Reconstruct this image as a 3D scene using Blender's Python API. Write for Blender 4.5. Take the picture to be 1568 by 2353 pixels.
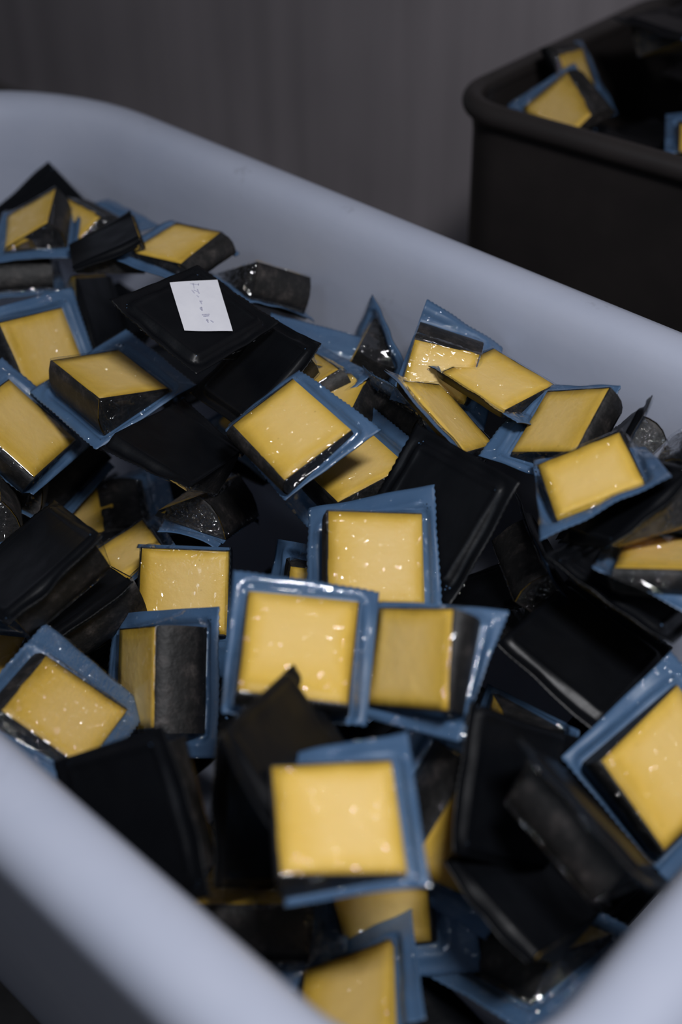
import bpy, bmesh, math, random
from mathutils import Vector, Matrix, noise

for o in list(bpy.data.objects):
    bpy.data.objects.remove(o, do_unlink=True)
scene = bpy.context.scene
COL = scene.collection
R = math.radians

# ---------------------------------------------------------------- camera
cam_data = bpy.data.cameras.new('camera')
cam = bpy.data.objects.new('camera', cam_data)
COL.objects.link(cam)
cam.location = (0, 0, 1.32)
cam.rotation_euler = (R(90 - 39), 0, 0)
cam_data.sensor_fit = 'VERTICAL'
cam_data.sensor_height = 36.0
cam_data.sensor_width = 24.0
cam_data.lens = 36.0 * 2950 / 2353
cam_data.clip_start = 0.01
cam_data.dof.use_dof = True
cam_data.dof.focus_distance = 1.19
cam_data.dof.aperture_fstop = 2.3
scene.camera = cam

# ---------------------------------------------------------------- world, lamps, exposure
world = bpy.data.worlds.new('world')
scene.world = world
world.use_nodes = True
bg = world.node_tree.nodes['Background']
bg.inputs[0].default_value = (0.80, 0.86, 1.0, 1)
bg.inputs[1].default_value = 0.045

def area_lamp(name, loc, target, sx, sy, power, color):
    l = bpy.data.lights.new(name, 'AREA')
    l.shape = 'RECTANGLE'; l.size = sx; l.size_y = sy
    l.energy = power; l.color = color
    o = bpy.data.objects.new(name, l); COL.objects.link(o)
    o.location = loc
    o.rotation_euler = (Vector(target) - Vector(loc)).to_track_quat('-Z', 'Y').to_euler()
    return o
area_lamp('overhead_light', (0.28, 0.06, 2.12), (0.08, 0.75, 0.6), 0.36, 0.18, 22.5, (0.97, 0.97, 1.0))
area_lamp('overhead_light', (-1.3, -0.8, 2.7), (-0.2, 1.0, 0.6), 1.0, 0.3, 5.5, (0.70, 0.82, 1.0))  # added weak bluish fill from behind camera-left, no known fixture there

vs = scene.view_settings
vs.view_transform = 'Standard'
try: vs.look = 'None'
except Exception: pass
vs.gamma = 1.0
vs.use_curve_mapping = False
vs.exposure = 0.0

# ---------------------------------------------------------------- material helpers
def new_mat(name):
    m = bpy.data.materials.new(name); m.use_nodes = True
    nt = m.node_tree
    return m, nt, nt.nodes['Principled BSDF']

def node(nt, kind, **k):
    n = nt.nodes.new(kind)
    for a, v in k.items(): setattr(n, a, v)
    return n

def ramp(nt, fac, stops):
    r = node(nt, 'ShaderNodeValToRGB')
    e = r.color_ramp.elements
    while len(e) < len(stops): e.new(0.5)
    for i, (p, c) in enumerate(stops):
        e[i].position = p; e[i].color = (*c, 1) if len(c) == 3 else c
    nt.links.new(fac, r.inputs[0])
    return r

def tex_noise(nt, scale, detail=4, rough=0.55, stretch=None, coord='Object'):
    tc = node(nt, 'ShaderNodeTexCoord'); n = node(nt, 'ShaderNodeTexNoise')
    n.inputs['Scale'].default_value = scale; n.inputs['Detail'].default_value = detail
    n.inputs['Roughness'].default_value = rough
    if stretch:
        mp = node(nt, 'ShaderNodeMapping'); mp.inputs['Scale'].default_value = stretch
        nt.links.new(tc.outputs[coord], mp.inputs[0]); nt.links.new(mp.outputs[0], n.inputs['Vector'])
    else:
        nt.links.new(tc.outputs[coord], n.inputs['Vector'])
    return n

def bump(nt, h, strength, dist, base=None):
    b = node(nt, 'ShaderNodeBump'); b.inputs['Strength'].default_value = strength
    b.inputs['Distance'].default_value = dist
    nt.links.new(h, b.inputs['Height'])
    if base is not None: nt.links.new(base, b.inputs['Normal'])
    return b.outputs[0]

def mth(op, a, b=None, nt=None):
    n = node(nt, 'ShaderNodeMath', operation=op)
    for i, v in enumerate((a, b)):
        if v is None: continue
        if isinstance(v, (int, float)): n.inputs[i].default_value = v
        else: nt.links.new(v, n.inputs[i])
    return n.outputs[0]

M = {}
def make_film(name, coarse, fine, rough, base, scale, lo):
    # clear vacuum film: transparent with a gloss layer
    m, nt, p = new_mat(name); M[name] = m
    nt.nodes.remove(p)
    out = nt.nodes['Material Output']
    tr = node(nt, 'ShaderNodeBsdfTransparent'); tr.inputs[0].default_value = (0.96, 0.97, 0.98, 1)
    gl = node(nt, 'ShaderNodeBsdfGlossy'); gl.inputs['Roughness'].default_value = rough
    gl.inputs['Color'].default_value = (1, 1, 1, 1)
    info = node(nt, 'ShaderNodeObjectInfo')
    tc = node(nt, 'ShaderNodeTexCoord')
    add = node(nt, 'ShaderNodeVectorMath', operation='ADD')
    nt.links.new(tc.outputs['Object'], add.inputs[0]); nt.links.new(info.outputs['Location'], add.inputs[1])
    w1 = node(nt, 'ShaderNodeTexNoise'); w1.inputs['Scale'].default_value = scale; w1.inputs['Detail'].default_value = 1.5
    w1.inputs['Distortion'].default_value = 0.8
    nt.links.new(add.outputs[0], w1.inputs['Vector'])
    mp = node(nt, 'ShaderNodeMapping'); mp.inputs['Scale'].default_value = (1, 0.22, 1); mp.inputs['Rotation'].default_value = (0, 0, 0.5)
    nt.links.new(add.outputs[0], mp.inputs[0])
    w2 = node(nt, 'ShaderNodeTexNoise'); w2.inputs['Scale'].default_value = scale * 1.6; w2.inputs['Detail'].default_value = 2
    nt.links.new(mp.outputs[0], w2.inputs['Vector'])
    b0 = bump(nt, w1.outputs[0], 0.25, 0.002)
    # isolated puckers and creases on an otherwise taut film
    pk = ramp(nt, w1.outputs[0], [(lo, (0, 0, 0)), (lo + 0.16, (1, 1, 1))])
    ck = ramp(nt, w2.outputs[0], [(lo + 0.02, (0, 0, 0)), (lo + 0.18, (1, 1, 1))])
    b1 = bump(nt, pk.outputs[0], 1.0, coarse)
    b2 = bump(nt, ck.outputs[0], 1.0, fine, b1)
    nt.links.new(b2, gl.inputs['Normal'])
    # thin-film reflectance, the same from both sides: 0.035 + 0.85 * (1 - |cos|)^5
    geo = node(nt, 'ShaderNodeNewGeometry')
    dt = node(nt, 'ShaderNodeVectorMath', operation='DOT_PRODUCT')
    nt.links.new(geo.outputs['Incoming'], dt.inputs[0]); nt.links.new(b0, dt.inputs[1])
    one = mth('SUBTRACT', 1.0, mth('MINIMUM', mth('ABSOLUTE', dt.outputs['Value'], None, nt), 1.0, nt), nt)
    fac = mth('ADD', base, mth('MULTIPLY', mth('POWER', one, 5.0, nt), 0.85, nt), nt)
    mxs = node(nt, 'ShaderNodeMixShader')
    nt.links.new(fac, mxs.inputs[0])
    nt.links.new(tr.outputs[0], mxs.inputs[1]); nt.links.new(gl.outputs[0], mxs.inputs[2])
    nt.links.new(mxs.outputs[0], out.inputs[0])


def make_materials():
    # cut cheese: pale in the middle, deeper yellow towards the rind (u = 1 ridge, v = 0/1 ends)
    m, nt, p = new_mat('cheese'); M['cheese'] = m
    uv = node(nt, 'ShaderNodeUVMap'); sep = node(nt, 'ShaderNodeSeparateXYZ')
    nt.links.new(uv.outputs[0], sep.inputs[0])
    ma = lambda op, x, y=None: mth(op, x, y, nt)
    dv = ma('MULTIPLY', ma('ABSOLUTE', ma('SUBTRACT', sep.outputs[1], 0.5)), 2.0)
    du = ma('MAXIMUM', sep.outputs[0], ma('SUBTRACT', 0.9, ma('MULTIPLY', sep.outputs[0], 1.6)))
    ed = ma('MAXIMUM', dv, du)
    nz = tex_noise(nt, 26, 3)
    ed2 = ma('ADD', ed, ma('MULTIPLY', ma('SUBTRACT', nz.outputs[0], 0.5), 0.25))
    rp = ramp(nt, ed2, [(0.0, (0.90, 0.625, 0.235)), (0.62, (0.88, 0.595, 0.18)), (0.86, (0.80, 0.51, 0.085)), (1.0, (0.55, 0.33, 0.03))])
    info = node(nt, 'ShaderNodeObjectInfo')
    hs = node(nt, 'ShaderNodeHueSaturation')
    hs.inputs['Saturation'].default_value = 1.0
    val = ma('ADD', 0.90, ma('MULTIPLY', info.outputs['Random'], 0.16))
    nt.links.new(val, hs.inputs['Value']); nt.links.new(rp.outputs[0], hs.inputs['Color'])
    # pinholes
    vo = node(nt, 'ShaderNodeTexVoronoi'); vo.inputs['Scale'].default_value = 55
    tc = node(nt, 'ShaderNodeTexCoord'); nt.links.new(tc.outputs['Object'], vo.inputs['Vector'])
    hole = ramp(nt, vo.outputs['Distance'], [(0.0, (0.45, 0.42, 0.36)), (0.045, (0.8, 0.78, 0.74)), (0.075, (1, 1, 1))])
    mx = node(nt, 'ShaderNodeMixRGB', blend_type='MULTIPLY'); mx.inputs[0].default_value = 0.55
    nt.links.new(hs.outputs[0], mx.inputs[1]); nt.links.new(hole.outputs[0], mx.inputs[2])
    nt.links.new(mx.outputs[0], p.inputs['Base Color'])
    p.inputs['Roughness'].default_value = 0.55
    p.inputs['Subsurface Weight'].default_value = 0.12
    p.inputs['Subsurface Radius'].default_value = (1.0, 0.55, 0.15)
    p.inputs['Subsurface Scale'].default_value = 0.006
    f = tex_noise(nt, 70, 5)
    nt.links.new(bump(nt, f.outputs[0], 0.4, 0.0028), p.inputs['Normal'])

    # black mould-coated rind
    m, nt, p = new_mat('rind'); M['rind'] = m
    n1 = tex_noise(nt, 50, 8, 0.72)
    rp = ramp(nt, n1.outputs[0], [(0.36, (0.003, 0.003, 0.003)), (0.50, (0.008, 0.0075, 0.0075)), (0.60, (0.026, 0.022, 0.021)), (0.74, (0.080, 0.069, 0.063))])
    nt.links.new(rp.outputs[0], p.inputs['Base Color'])
    p.inputs['Roughness'].default_value = 0.6
    n2 = tex_noise(nt, 160, 4)
    nt.links.new(bump(nt, n2.outputs[0], 0.5, 0.002), p.inputs['Normal'])

    # backing sheet, blue front
    m, nt, p = new_mat('sheet_front'); M['sheet_front'] = m
    n1 = tex_noise(nt, 22, 4)
    rp = ramp(nt, n1.outputs[0], [(0.25, (0.052, 0.112, 0.215)), (0.75, (0.080, 0.150, 0.260))])
    nt.links.new(rp.outputs[0], p.inputs['Base Color'])
    p.inputs['Roughness'].default_value = 0.45
    n2 = tex_noise(nt, 40, 3)
    nt.links.new(bump(nt, n2.outputs[0], 0.3, 0.002), p.inputs['Normal'])

    # backing sheet, black back
    m, nt, p = new_mat('sheet_back'); M['sheet_back'] = m
    n1 = tex_noise(nt, 30, 4)
    rp = ramp(nt, n1.outputs[0], [(0.3, (0.0022, 0.0027, 0.0040)), (0.8, (0.0045, 0.0052, 0.0068))])
    nt.links.new(rp.outputs[0], p.inputs['Base Color'])
    p.inputs['Roughness'].default_value = 0.40
    p.inputs['Specular IOR Level'].default_value = 0.26
    n2 = tex_noise(nt, 26, 5)
    nt.links.new(bump(nt, n2.outputs[0], 0.35, 0.003), p.inputs['Normal'])

    make_film('clear_film', 0.0022, 0.0010, 0.06, 0.045, 75, 0.55)
    make_film('crinkled_film', 0.0032, 0.0016, 0.07, 0.12, 120, 0.42)

    # milky white polyethylene tub
    m, nt, p = new_mat('tub_plastic'); M['tub_plastic'] = m
    n1 = tex_noise(nt, 5, 6, 0.65)
    rp = ramp(nt, n1.outputs[0], [(0.3, (0.395, 0.43, 0.535)), (0.7, (0.45, 0.48, 0.58))])
    n3 = tex_noise(nt, 16, 5, 0.7)
    sm = ramp(nt, n3.outputs[0], [(0.27, (0.72, 0.70, 0.68)), (0.36, (1, 1, 1))])
    mx = node(nt, 'ShaderNodeMixRGB', blend_type='MULTIPLY'); mx.inputs[0].default_value = 0.7
    nt.links.new(rp.outputs[0], mx.inputs[1]); nt.links.new(sm.outputs[0], mx.inputs[2])
    nt.links.new(mx.outputs[0], p.inputs['Base Color'])
    p.inputs['Roughness'].default_value = 0.42
    n2 = tex_noise(nt, 90, 3)
    nt.links.new(bump(nt, n2.outputs[0], 0.12, 0.001), p.inputs['Normal'])

    m, nt, p = new_mat('crate_plastic'); M['crate_plastic'] = m
    n1 = tex_noise(nt, 9, 5)
    rp = ramp(nt, n1.outputs[0], [(0.3, (0.020, 0.0175, 0.017)), (0.8, (0.032, 0.027, 0.026))])
    nt.links.new(rp.outputs[0], p.inputs['Base Color'])
    p.inputs['Roughness'].default_value = 0.36

    m, nt, p = new_mat('wall_panel'); M['wall_panel'] = m
    n1 = tex_noise(nt, 2.2, 6, 0.6, (7, 7, 0.35))
    rp = ramp(nt, n1.outputs[0], [(0.3, (0.32, 0.288, 0.305)), (0.7, (0.42, 0.376, 0.397))])
    n2 = tex_noise(nt, 1.3, 3)
    r2 = ramp(nt, n2.outputs[0], [(0.35, (0.78, 0.78, 0.78)), (0.65, (1, 1, 1))])
    mx = node(nt, 'ShaderNodeMixRGB', blend_type='MULTIPLY'); mx.inputs[0].default_value = 1
    nt.links.new(rp.outputs[0], mx.inputs[1]); nt.links.new(r2.outputs[0], mx.inputs[2])
    nt.links.new(mx.outputs[0], p.inputs['Base Color'])
    p.inputs['Roughness'].default_value = 0.6

    m, nt, p = new_mat('floor_concrete'); M['floor_concrete'] = m
    n1 = tex_noise(nt, 12, 8, 0.7)
    rp = ramp(nt, n1.outputs[0], [(0.3, (0.06, 0.052, 0.046)), (0.7, (0.15, 0.132, 0.118))])
    nt.links.new(rp.outputs[0], p.inputs['Base Color'])
    p.inputs['Roughness'].default_value = 0.6

    m, nt, p = new_mat('paper'); M['paper'] = m
    n1 = tex_noise(nt, 60, 4)
    rp = ramp(nt, n1.outputs[0], [(0.3, (0.74, 0.74, 0.80)), (0.7, (0.80, 0.80, 0.85))])
    nt.links.new(rp.outputs[0], p.inputs['Base Color'])
    p.inputs['Roughness'].default_value = 0.7

    m, nt, p = new_mat('faded_ink'); M['faded_ink'] = m
    n1 = tex_noise(nt, 400, 2)
    rp = ramp(nt, n1.outputs[0], [(0.35, (0.46, 0.46, 0.58)), (0.65, (0.62, 0.62, 0.71))])
    nt.links.new(rp.outputs[0], p.inputs['Base Color'])
make_materials()

# ---------------------------------------------------------------- object helpers
def link_mesh(name, verts, faces, mats, parent=None, midx=None, smooth=True, uvs=None):
    me = bpy.data.meshes.new(name)
    me.from_pydata(verts, [], faces)
    for mm in mats: me.materials.append(M[mm])
    if midx: me.polygons.foreach_set('material_index', midx)
    if smooth is True: me.polygons.foreach_set('use_smooth', [True] * len(faces))
    elif smooth: me.polygons.foreach_set('use_smooth', smooth)
    if uvs:
        l = me.uv_layers.new(name='UVMap')
        for poly in me.polygons:
            for li in poly.loop_indices: l.data[li].uv = uvs[me.loops[li].vertex_index]
    me.update()
    o = bpy.data.objects.new(name, me); COL.objects.link(o)
    if parent: o.parent = parent
    return o

def tag(o, label, cat, group=None, kind=None):
    if label: o['label'] = label
    if cat: o['category'] = cat
    if group: o['group'] = group
    if kind: o['kind'] = kind
    return o

AZ = R(-47.1)
LV = Vector((math.sin(AZ), math.cos(AZ), 0))       # along the tub's long side
NV = Vector((math.cos(AZ), -math.sin(AZ), 0))      # across the tub, away from the camera
def LN(l, n, z): return LV * l + NV * n + Vector((0, 0, z))

# ---------------------------------------------------------------- room
def plane_slab(name, corners, thick, mat):
    c = [Vector(v) for v in corners]
    nrm = (c[1] - c[0]).cross(c[2] - c[1]).normalized() * thick
    vs_ = c + [v - nrm for v in c]
    f = [(0, 1, 2, 3), (7, 6, 5, 4)] + [(i, i + 4, (i + 1) % 4 + 4, (i + 1) % 4) for i in range(4)]
    o = link_mesh(name, vs_, f, [mat], smooth=False)
    o['kind'] = 'structure'
    return o
WN = 1.935
plane_slab('floor', [LN(-2.5, -2.5, 0), LN(-2.5, WN, 0), LN(3.5, WN, 0), LN(3.5, -2.5, 0)], 0.1, 'floor_concrete')
plane_slab('wall_back', [LN(-2.5, WN, 0), LN(-2.5, WN, 3), LN(3.5, WN, 3), LN(3.5, WN, 0)], 0.1, 'wall_panel')

# ---------------------------------------------------------------- tubs
def rr_ring(l0, l1, n0, n1, radii, off, z, seg=14, straight=8):
    """rounded rectangle ring inset by off; radii for corners (l1,n1),(l0,n1),(l0,n0),(l1,n0)"""
    pts = []
    cs = [(l1, n1, -1, -1, 0), (l0, n1, 1, -1, 90), (l0, n0, 1, 1, 180), (l1, n0, -1, 1, 270)]
    arcs = []
    for (cl, cn, sl, sn, a0), r in zip(cs, radii):
        cx, cy = cl + sl * r, cn + sn * r
        rr = max(r - off, 0.004)
        a = []
        for k in range(seg + 1):
            th = R(a0 + 90 * k / seg)
            a.append((cx + rr * math.cos(th), cy + rr * math.sin(th)))
        arcs.append(a)
    for i, a in enumerate(arcs):
        pts += a
        b = arcs[(i + 1) % 4][0]
        e = a[-1]
        for k in range(1, straight):
            t = k / straight
            pts.append((e[0] * (1 - t) + b[0] * t, e[1] * (1 - t) + b[1] * t))
    return [(x, y, z) for x, y in pts]

def sweep(name, rings, mat, parent, xf, cap_first=False, cap_last=False, flip=False):
    n = len(rings[0]); v = [xf(p) for r in rings for p in r]; f = []
    for i in range(len(rings) - 1):
        for k in range(n):
            k2 = (k + 1) % n
            f.append((i * n + k, i * n + k2, (i + 1) * n + k2, (i + 1) * n + k))
    if cap_first: f.append(tuple(range(n - 1, -1, -1)))
    if cap_last: f.append(tuple((len(rings) - 1) * n + k for k in range(n)))
    if flip: f = [q[::-1] for q in f]
    return link_mesh(name, v, f, [mat], parent)

RIM = 0.70
def build_tub():
    root = bpy.data.objects.new('plastic_tub', None); COL.objects.link(root)
    c0 = LN(0.81, 0.594, 0); root.location = c0
    xf = lambda p: LN(p[0], p[1], p[2]) - c0
    dims = (0.10, 1.56, 0.198, 0.99); radii = (0.32, 0.20, 0.165, 0.20)
    rg = lambda o, z: rr_ring(*dims, radii, o, z)
    # rolled rim: under-lip, outer curve, broad top, inner shoulder
    prof = [(0.024, RIM - 0.050), (0.012, RIM - 0.052), (0.003, RIM - 0.046), (0.0, RIM - 0.034), (0.001, RIM - 0.022),
            (0.006, RIM - 0.011), (0.014, RIM - 0.004), (0.025, RIM), (0.036, RIM), (0.045, RIM - 0.002), (0.052, RIM - 0.006),
            (0.058, RIM - 0.013), (0.063, RIM - 0.023), (0.067, RIM - 0.036), (0.0705, RIM - 0.055), (0.073, RIM - 0.075)]
    sweep('rim', [rg(*p) for p in prof], 'tub_plastic', root, xf, flip=True)
    inner = [(0.073, RIM - 0.075), (0.0755, RIM - 0.10), (0.082, RIM - 0.16), (0.105, 0.34), (0.130, 0.14), (0.138, 0.10), (0.155, 0.075)]
    outer = [(0.024, RIM - 0.050), (0.030, RIM - 0.09), (0.052, 0.42), (0.100, 0.10), (0.108, 0.05), (0.125, 0.015), (0.150, 0.0)]
    sweep('inner_wall', [rg(*p) for p in inner], 'tub_plastic', root, xf, cap_last=True, flip=True)
    sweep('outer_wall', [rg(*p) for p in outer], 'tub_plastic', root, xf, cap_last=True)
    tag(root, 'milky white plastic tub with a broad rounded rim, heaped with cheese packs', 'tub')
build_tub()

CR_ANG = R(5.0)
def build_crate():
    root = bpy.data.objects.new('plastic_crate', None); COL.objects.link(root)
    c0 = LN(1.0, 1.245, 0); root.location = c0
    def xf(p):   # p[0] runs back along -L from the near-left corner, p[1] away across N
        l, n = -p[0], p[1]
        l2 = l * math.cos(CR_ANG) + n * math.sin(CR_ANG) * 0.4
        n2 = -l * math.sin(CR_ANG) + n * math.cos(CR_ANG)
        return LV * l2 + NV * n2 + Vector((0, 0, p[2]))
    dims = (0.0, 0.92, 0.0, 0.58); radii = (0.09, 0.09, 0.09, 0.09)
    rg = lambda o, z: rr_ring(*dims, radii, o, z, 10, 6)
    z = 0.71
    prof = [(0.016 - 0.014 * math.cos(t), z - 0.014 + 0.015 * math.sin(t)) for t in [R(a) for a in range(-80, 200, 22)]]
    sweep('rim', [rg(*p) for p in prof], 'crate_plastic', root, xf)
    sweep('outer_wall', [rg(*p) for p in [(0.014, z - 0.026), (0.018, z - 0.05), (0.03, 0.06), (0.04, 0.0)]], 'crate_plastic', root, xf, cap_last=True)
    sweep('inner_wall', [rg(*p) for p in [(0.028, z - 0.012), (0.030, z - 0.05), (0.045, 0.08), (0.06, 0.06)]], 'crate_plastic', root, xf, cap_last=True)
    tag(root, 'dark brown-black plastic crate with a rolled rim, heaped with packs', 'crate')
build_crate()

# ---------------------------------------------------------------- cheese packs
def smooth(t):
    t = max(0.0, min(1.0, t)); return t * t * (3 - 2 * t)

def lines(lo, hi, marks, coarse):
    """grid lines from lo to hi, with extra lines around the marks"""
    s = {lo, hi}
    for mk in marks:
        for d in (-0.0105, -0.007, -0.0042, -0.002, -0.0004, 0.0016, 0.004):
            v = mk + d * (1 if mk > 0 else -1) * -1
            if lo < v < hi: s.add(v)
    n = int((hi - lo) / coarse)
    for i in range(1, n):
        v = lo + (hi - lo) * i / n
        if all(abs(v - w) > coarse * 0.45 for w in s): s.add(v)
    return sorted(s)

class Shape:
    """all lengths in metres, in the pack's own frame: x thin edge -> rind, y across, z out of the sheet"""
    def __init__(s, q, seed):
        s.a, s.b, s.rho, s.h, s.h0, s.W, s.H, s.ox, s.oy = q[:9]
        s.dz = q[9:13]; s.dx = q[13:17]; s.dy = q[17:21]; s.ce = q[21:29]
        s.h = max(s.h, 0.018); s.h0 = max(0.003, s.h0)
        s.W = max(s.W, s.a + 0.006); s.H = max(s.H, s.b + 0.006)
        s.xr = s.a * (min(s.rho, 1.02) - 0.5); s.seed = seed
        sg = ((-1, -1), (1, -1), (1, 1), (-1, 1))
        s.S = [(s.ox + x * s.W / 2 + s.dx[i], s.oy + y * s.H / 2 + s.dy[i]) for i, (x, y) in enumerate(sg)]
    def sxy(s, u, v):
        w = ((1 - u) * (1 - v), u * (1 - v), u * v, (1 - u) * v)
        return sum(w[i] * s.S[i][0] for i in range(4)), sum(w[i] * s.S[i][1] for i in range(4)), w
    def outside(s, x, y):
        ex = max(abs(x) - s.a / 2, 0); ey = max(abs(y) - s.b / 2, 0)
        return math.hypot(ex, ey)
    def sheet_z(s, x, y, w):
        d = s.outside(x, y); st = smooth((d - 0.001) / 0.010)
        z = 0.004 * st - 0.0008 + 0.0020 * math.exp(-((d - 0.010) / 0.003) ** 2) - 0.0022 * math.exp(-((d - 0.0035) / 0.0022) ** 2)
        z += sum((s.dz[i] - 0.004) * w[i] ** 2 for i in range(4)) * smooth(d / 0.012 + 0.15)
        k = noise.noise(Vector((x * 38, y * 38, s.seed * 3.7)))
        z += st * 0.0028 * k
        z += (1 - st) * 0.0010 * noise.noise(Vector((x * 45, y * 45, s.seed * 5.1)))*0.6
        return z
    def roof(s, x, y):
        if x <= s.xr: return s.h0 + (s.h - s.h0) * (x + s.a / 2) / max(s.xr + s.a / 2, 1e-4)
        t = (x - s.xr) / max(s.a / 2 - s.xr, 1e-4)
        return s.h * (1 - t)
    def film_z(s, x, y, w):
        zs = s.sheet_z(x, y, w) + 0.0017
        qx = max(-s.a / 2, min(s.a / 2 if s.xr < s.a / 2 - 0.002 else s.xr, x)); qy = max(-s.b / 2, min(s.b / 2, y))
        d = math.hypot(x - qx, y - qy)
        rz = s.roof(qx, qy) + 0.0022
        ex, ey = abs(x - qx), abs(y - qy)
        cn = (2 * min(ex, ey) / (ex + ey)) ** 2 if ex + ey > 1e-6 else 0.0
        zr = rz - (3.2 - 1.9 * cn) * max(d - 0.0016, 0)
        k = noise.noise(Vector((x * 90, y * 90, s.seed * 2.3)))
        zr += 0.0009 * max(k, 0)
        # soft foot where the film leaves the sheet
        e = 0.004
        hgh = max(zs, zr); df = abs(zs - zr)
        if df < e: hgh += (e - df) ** 2 / (4 * e)
        return hgh

def pack_parts(q, seed, parent, fine=True, film='clear_film'):
    s = Shape(q, seed)
    out = []
    # --- backing sheet: black back, blue front, cut edges slightly toothed
    n = 40 if fine else 22
    us = [i / n for i in range(n + 1)]
    V = []; F = []; MI = []
    for side in (0, 1):
        for i, u in enumerate(us):
            for j, v in enumerate(us):
                x, y, w = s.sxy(u, v)
                z = s.sheet_z(x, y, w) - (0.0007 if side else 0)
                if fine and i in (0, n): x += (0.0006 if j % 2 else -0.0004)
                V.append((x, y, z))
    N1 = n + 1; off = N1 * N1
    for i in range(n):
        for j in range(n):
            a_, b_, c_, d_ = i * N1 + j, (i + 1) * N1 + j, (i + 1) * N1 + j + 1, i * N1 + j + 1
            F.append((a_, b_, c_, d_)); MI.append(0)
            F.append((off + d_, off + c_, off + b_, off + a_)); MI.append(1)
    edge = [i * N1 for i in range(n)] + [n * N1 + j for j in range(n)] + [(n - i) * N1 + n for i in range(n)] + [n - j for j in range(n)]
    for k in range(len(edge)):
        e0, e1 = edge[k], edge[(k + 1) % len(edge)]
        F.append((e0, off + e0, off + e1, e1)); MI.append(1)
    out.append(link_mesh('backing_sheet', V, F, ['sheet_front', 'sheet_back'], parent, MI))
    # --- clear film drawn over the cheese and sealed to the sheet
    xs = lines(s.ox - s.W / 2, s.ox + s.W / 2, (-s.a / 2, s.a / 2) if s.xr > s.a / 2 - 0.006 else (-s.a / 2, s.xr, s.a / 2), 0.0058 if fine else 0.012)
    ys = lines(s.oy - s.H / 2, s.oy + s.H / 2, (-s.b / 2, s.b / 2), 0.0058 if fine else 0.012)
    V = []; F = []
    for x0 in xs:
        u = (x0 - s.ox + s.W / 2) / s.W
        for y0 in ys:
            v = (y0 - s.oy + s.H / 2) / s.H
            x, y, w = s.sxy(u, v)
            V.append((x, y, s.film_z(x, y, w)))
    ny = len(ys)
    for i in range(len(xs) - 1):
        for j in range(ny - 1):
            F.append((i * ny + j, (i + 1) * ny + j, (i + 1) * ny + j + 1, i * ny + j + 1))
    out.append(link_mesh('clear_film', V, F, [film], parent))
    # --- cheese body: wedge prism
    def prof(y, ce0, ce1, inset):
        a2 = s.a / 2 - inset
        bul = []
        for k in range(1, 4):
            t = k / 4
            bx = s.xr + (s.a / 2 - s.xr) * t; bz = s.h * (1 - t)
            nn = 0.0045 * math.sin(math.pi * t)
            L = math.hypot(s.a / 2 - s.xr, s.h)
            bul.append((bx + nn * s.h / L - inset, y, bz + nn * (s.a / 2 - s.xr) / L))
        p = [(-s.a / 2, y, 0.0), (-s.a / 2 + ce0[0], y + ce0[1], s.h0)]
        for k in range(1, 9):
            t = k / 9
            p.append((-s.a / 2 + ce0[0] + (s.xr - inset + ce1[0] + s.a / 2 - ce0[0]) * t,
                      y + ce0[1] * (1 - t) + ce1[1] * t, s.h0 + (s.h - s.h0) * t))
        p.append((s.xr - inset + ce1[0], y + ce1[1], s.h))
        p += bul + [(a2, y, 0.0)]
        return p
    ce = s.ce
    ny = 9; V = []; UV = []; F = []; SM = []
    P0 = prof(-s.b / 2, ce[0:2], ce[2:4], 0.001); P1 = prof(s.b / 2, ce[6:8], ce[4:6], 0.001)
    m_ = len(P0)
    for j in range(ny + 1):
        t = j / ny
        for k in range(m_):
            p = Vector(P0[k]).lerp(Vector(P1[k]), t)
            if 1 <= k <= 10 :
                p.z += 0.0007 * noise.noise(Vector((p.x * 60, p.y * 60, seed * 1.9)))
            V.append(p); UV.append((max(0, min(1, (k - 1) / 9)), t))
    for j in range(ny):
        for k in range(m_):
            k2 = (k + 1) % m_
            F.append((j * m_ + k, j * m_ + k2, (j + 1) * m_ + k2, (j + 1) * m_ + k)); SM.append(1 <= k < 10)
    F.append(tuple(range(m_ - 1, -1, -1))); SM.append(False)
    F.append(tuple(ny * m_ + k for k in range(m_))); SM.append(False)
    out.append(link_mesh('cheese_wedge', V, F, ['cheese'], parent, smooth=SM, uvs=UV))
    # --- black rind: two wheel faces and the curved outer side
    V = []; F = []; SM = []
    th = 0.0012
    for sgn, PP in ((-1, P0), (1, P1)):
        b0 = len(V)
        for p in PP: V.append(Vector(p))
        for p in PP: V.append(Vector(p) + Vector((0, sgn * th, 0)))
        r1 = tuple(b0 + m_ + k for k in range(m_)); r0 = tuple(b0 + k for k in range(m_))
        if sgn < 0: F += [r1, r0[::-1]]
        else: F += [r1[::-1], r0]
        SM += [False, False]
        for k in range(m_):
            k2 = (k + 1) % m_
            q4 = (b0 + k, b0 + k2, b0 + m_ + k2, b0 + m_ + k)
            F.append(q4 if sgn > 0 else q4[::-1]); SM.append(False)
    i0 = 10; cnt = m_ - i0; b0 = len(V)
    for j in range(ny + 1):
        t = j / ny
        y0 = -th * (1 - t) + th * t
        for k in range(i0, m_):
            p = Vector(P0[k]).lerp(Vector(P1[k]), t); p.y += y0
            V.append(p - Vector((0.0003, 0, 0)))
    for j in range(ny + 1):
        t = j / ny
        y0 = -th * (1 - t) + th * t
        for k in range(i0, m_):
            p = Vector(P0[k]).lerp(Vector(P1[k]), t); p.y += y0
            V.append(p + Vector((0.0014, 0, 0.0006 * noise.noise(Vector((p.x * 70, p.y * 70, p.z * 70 + seed))))))
    o2 = b0 + (ny + 1) * cnt
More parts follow.
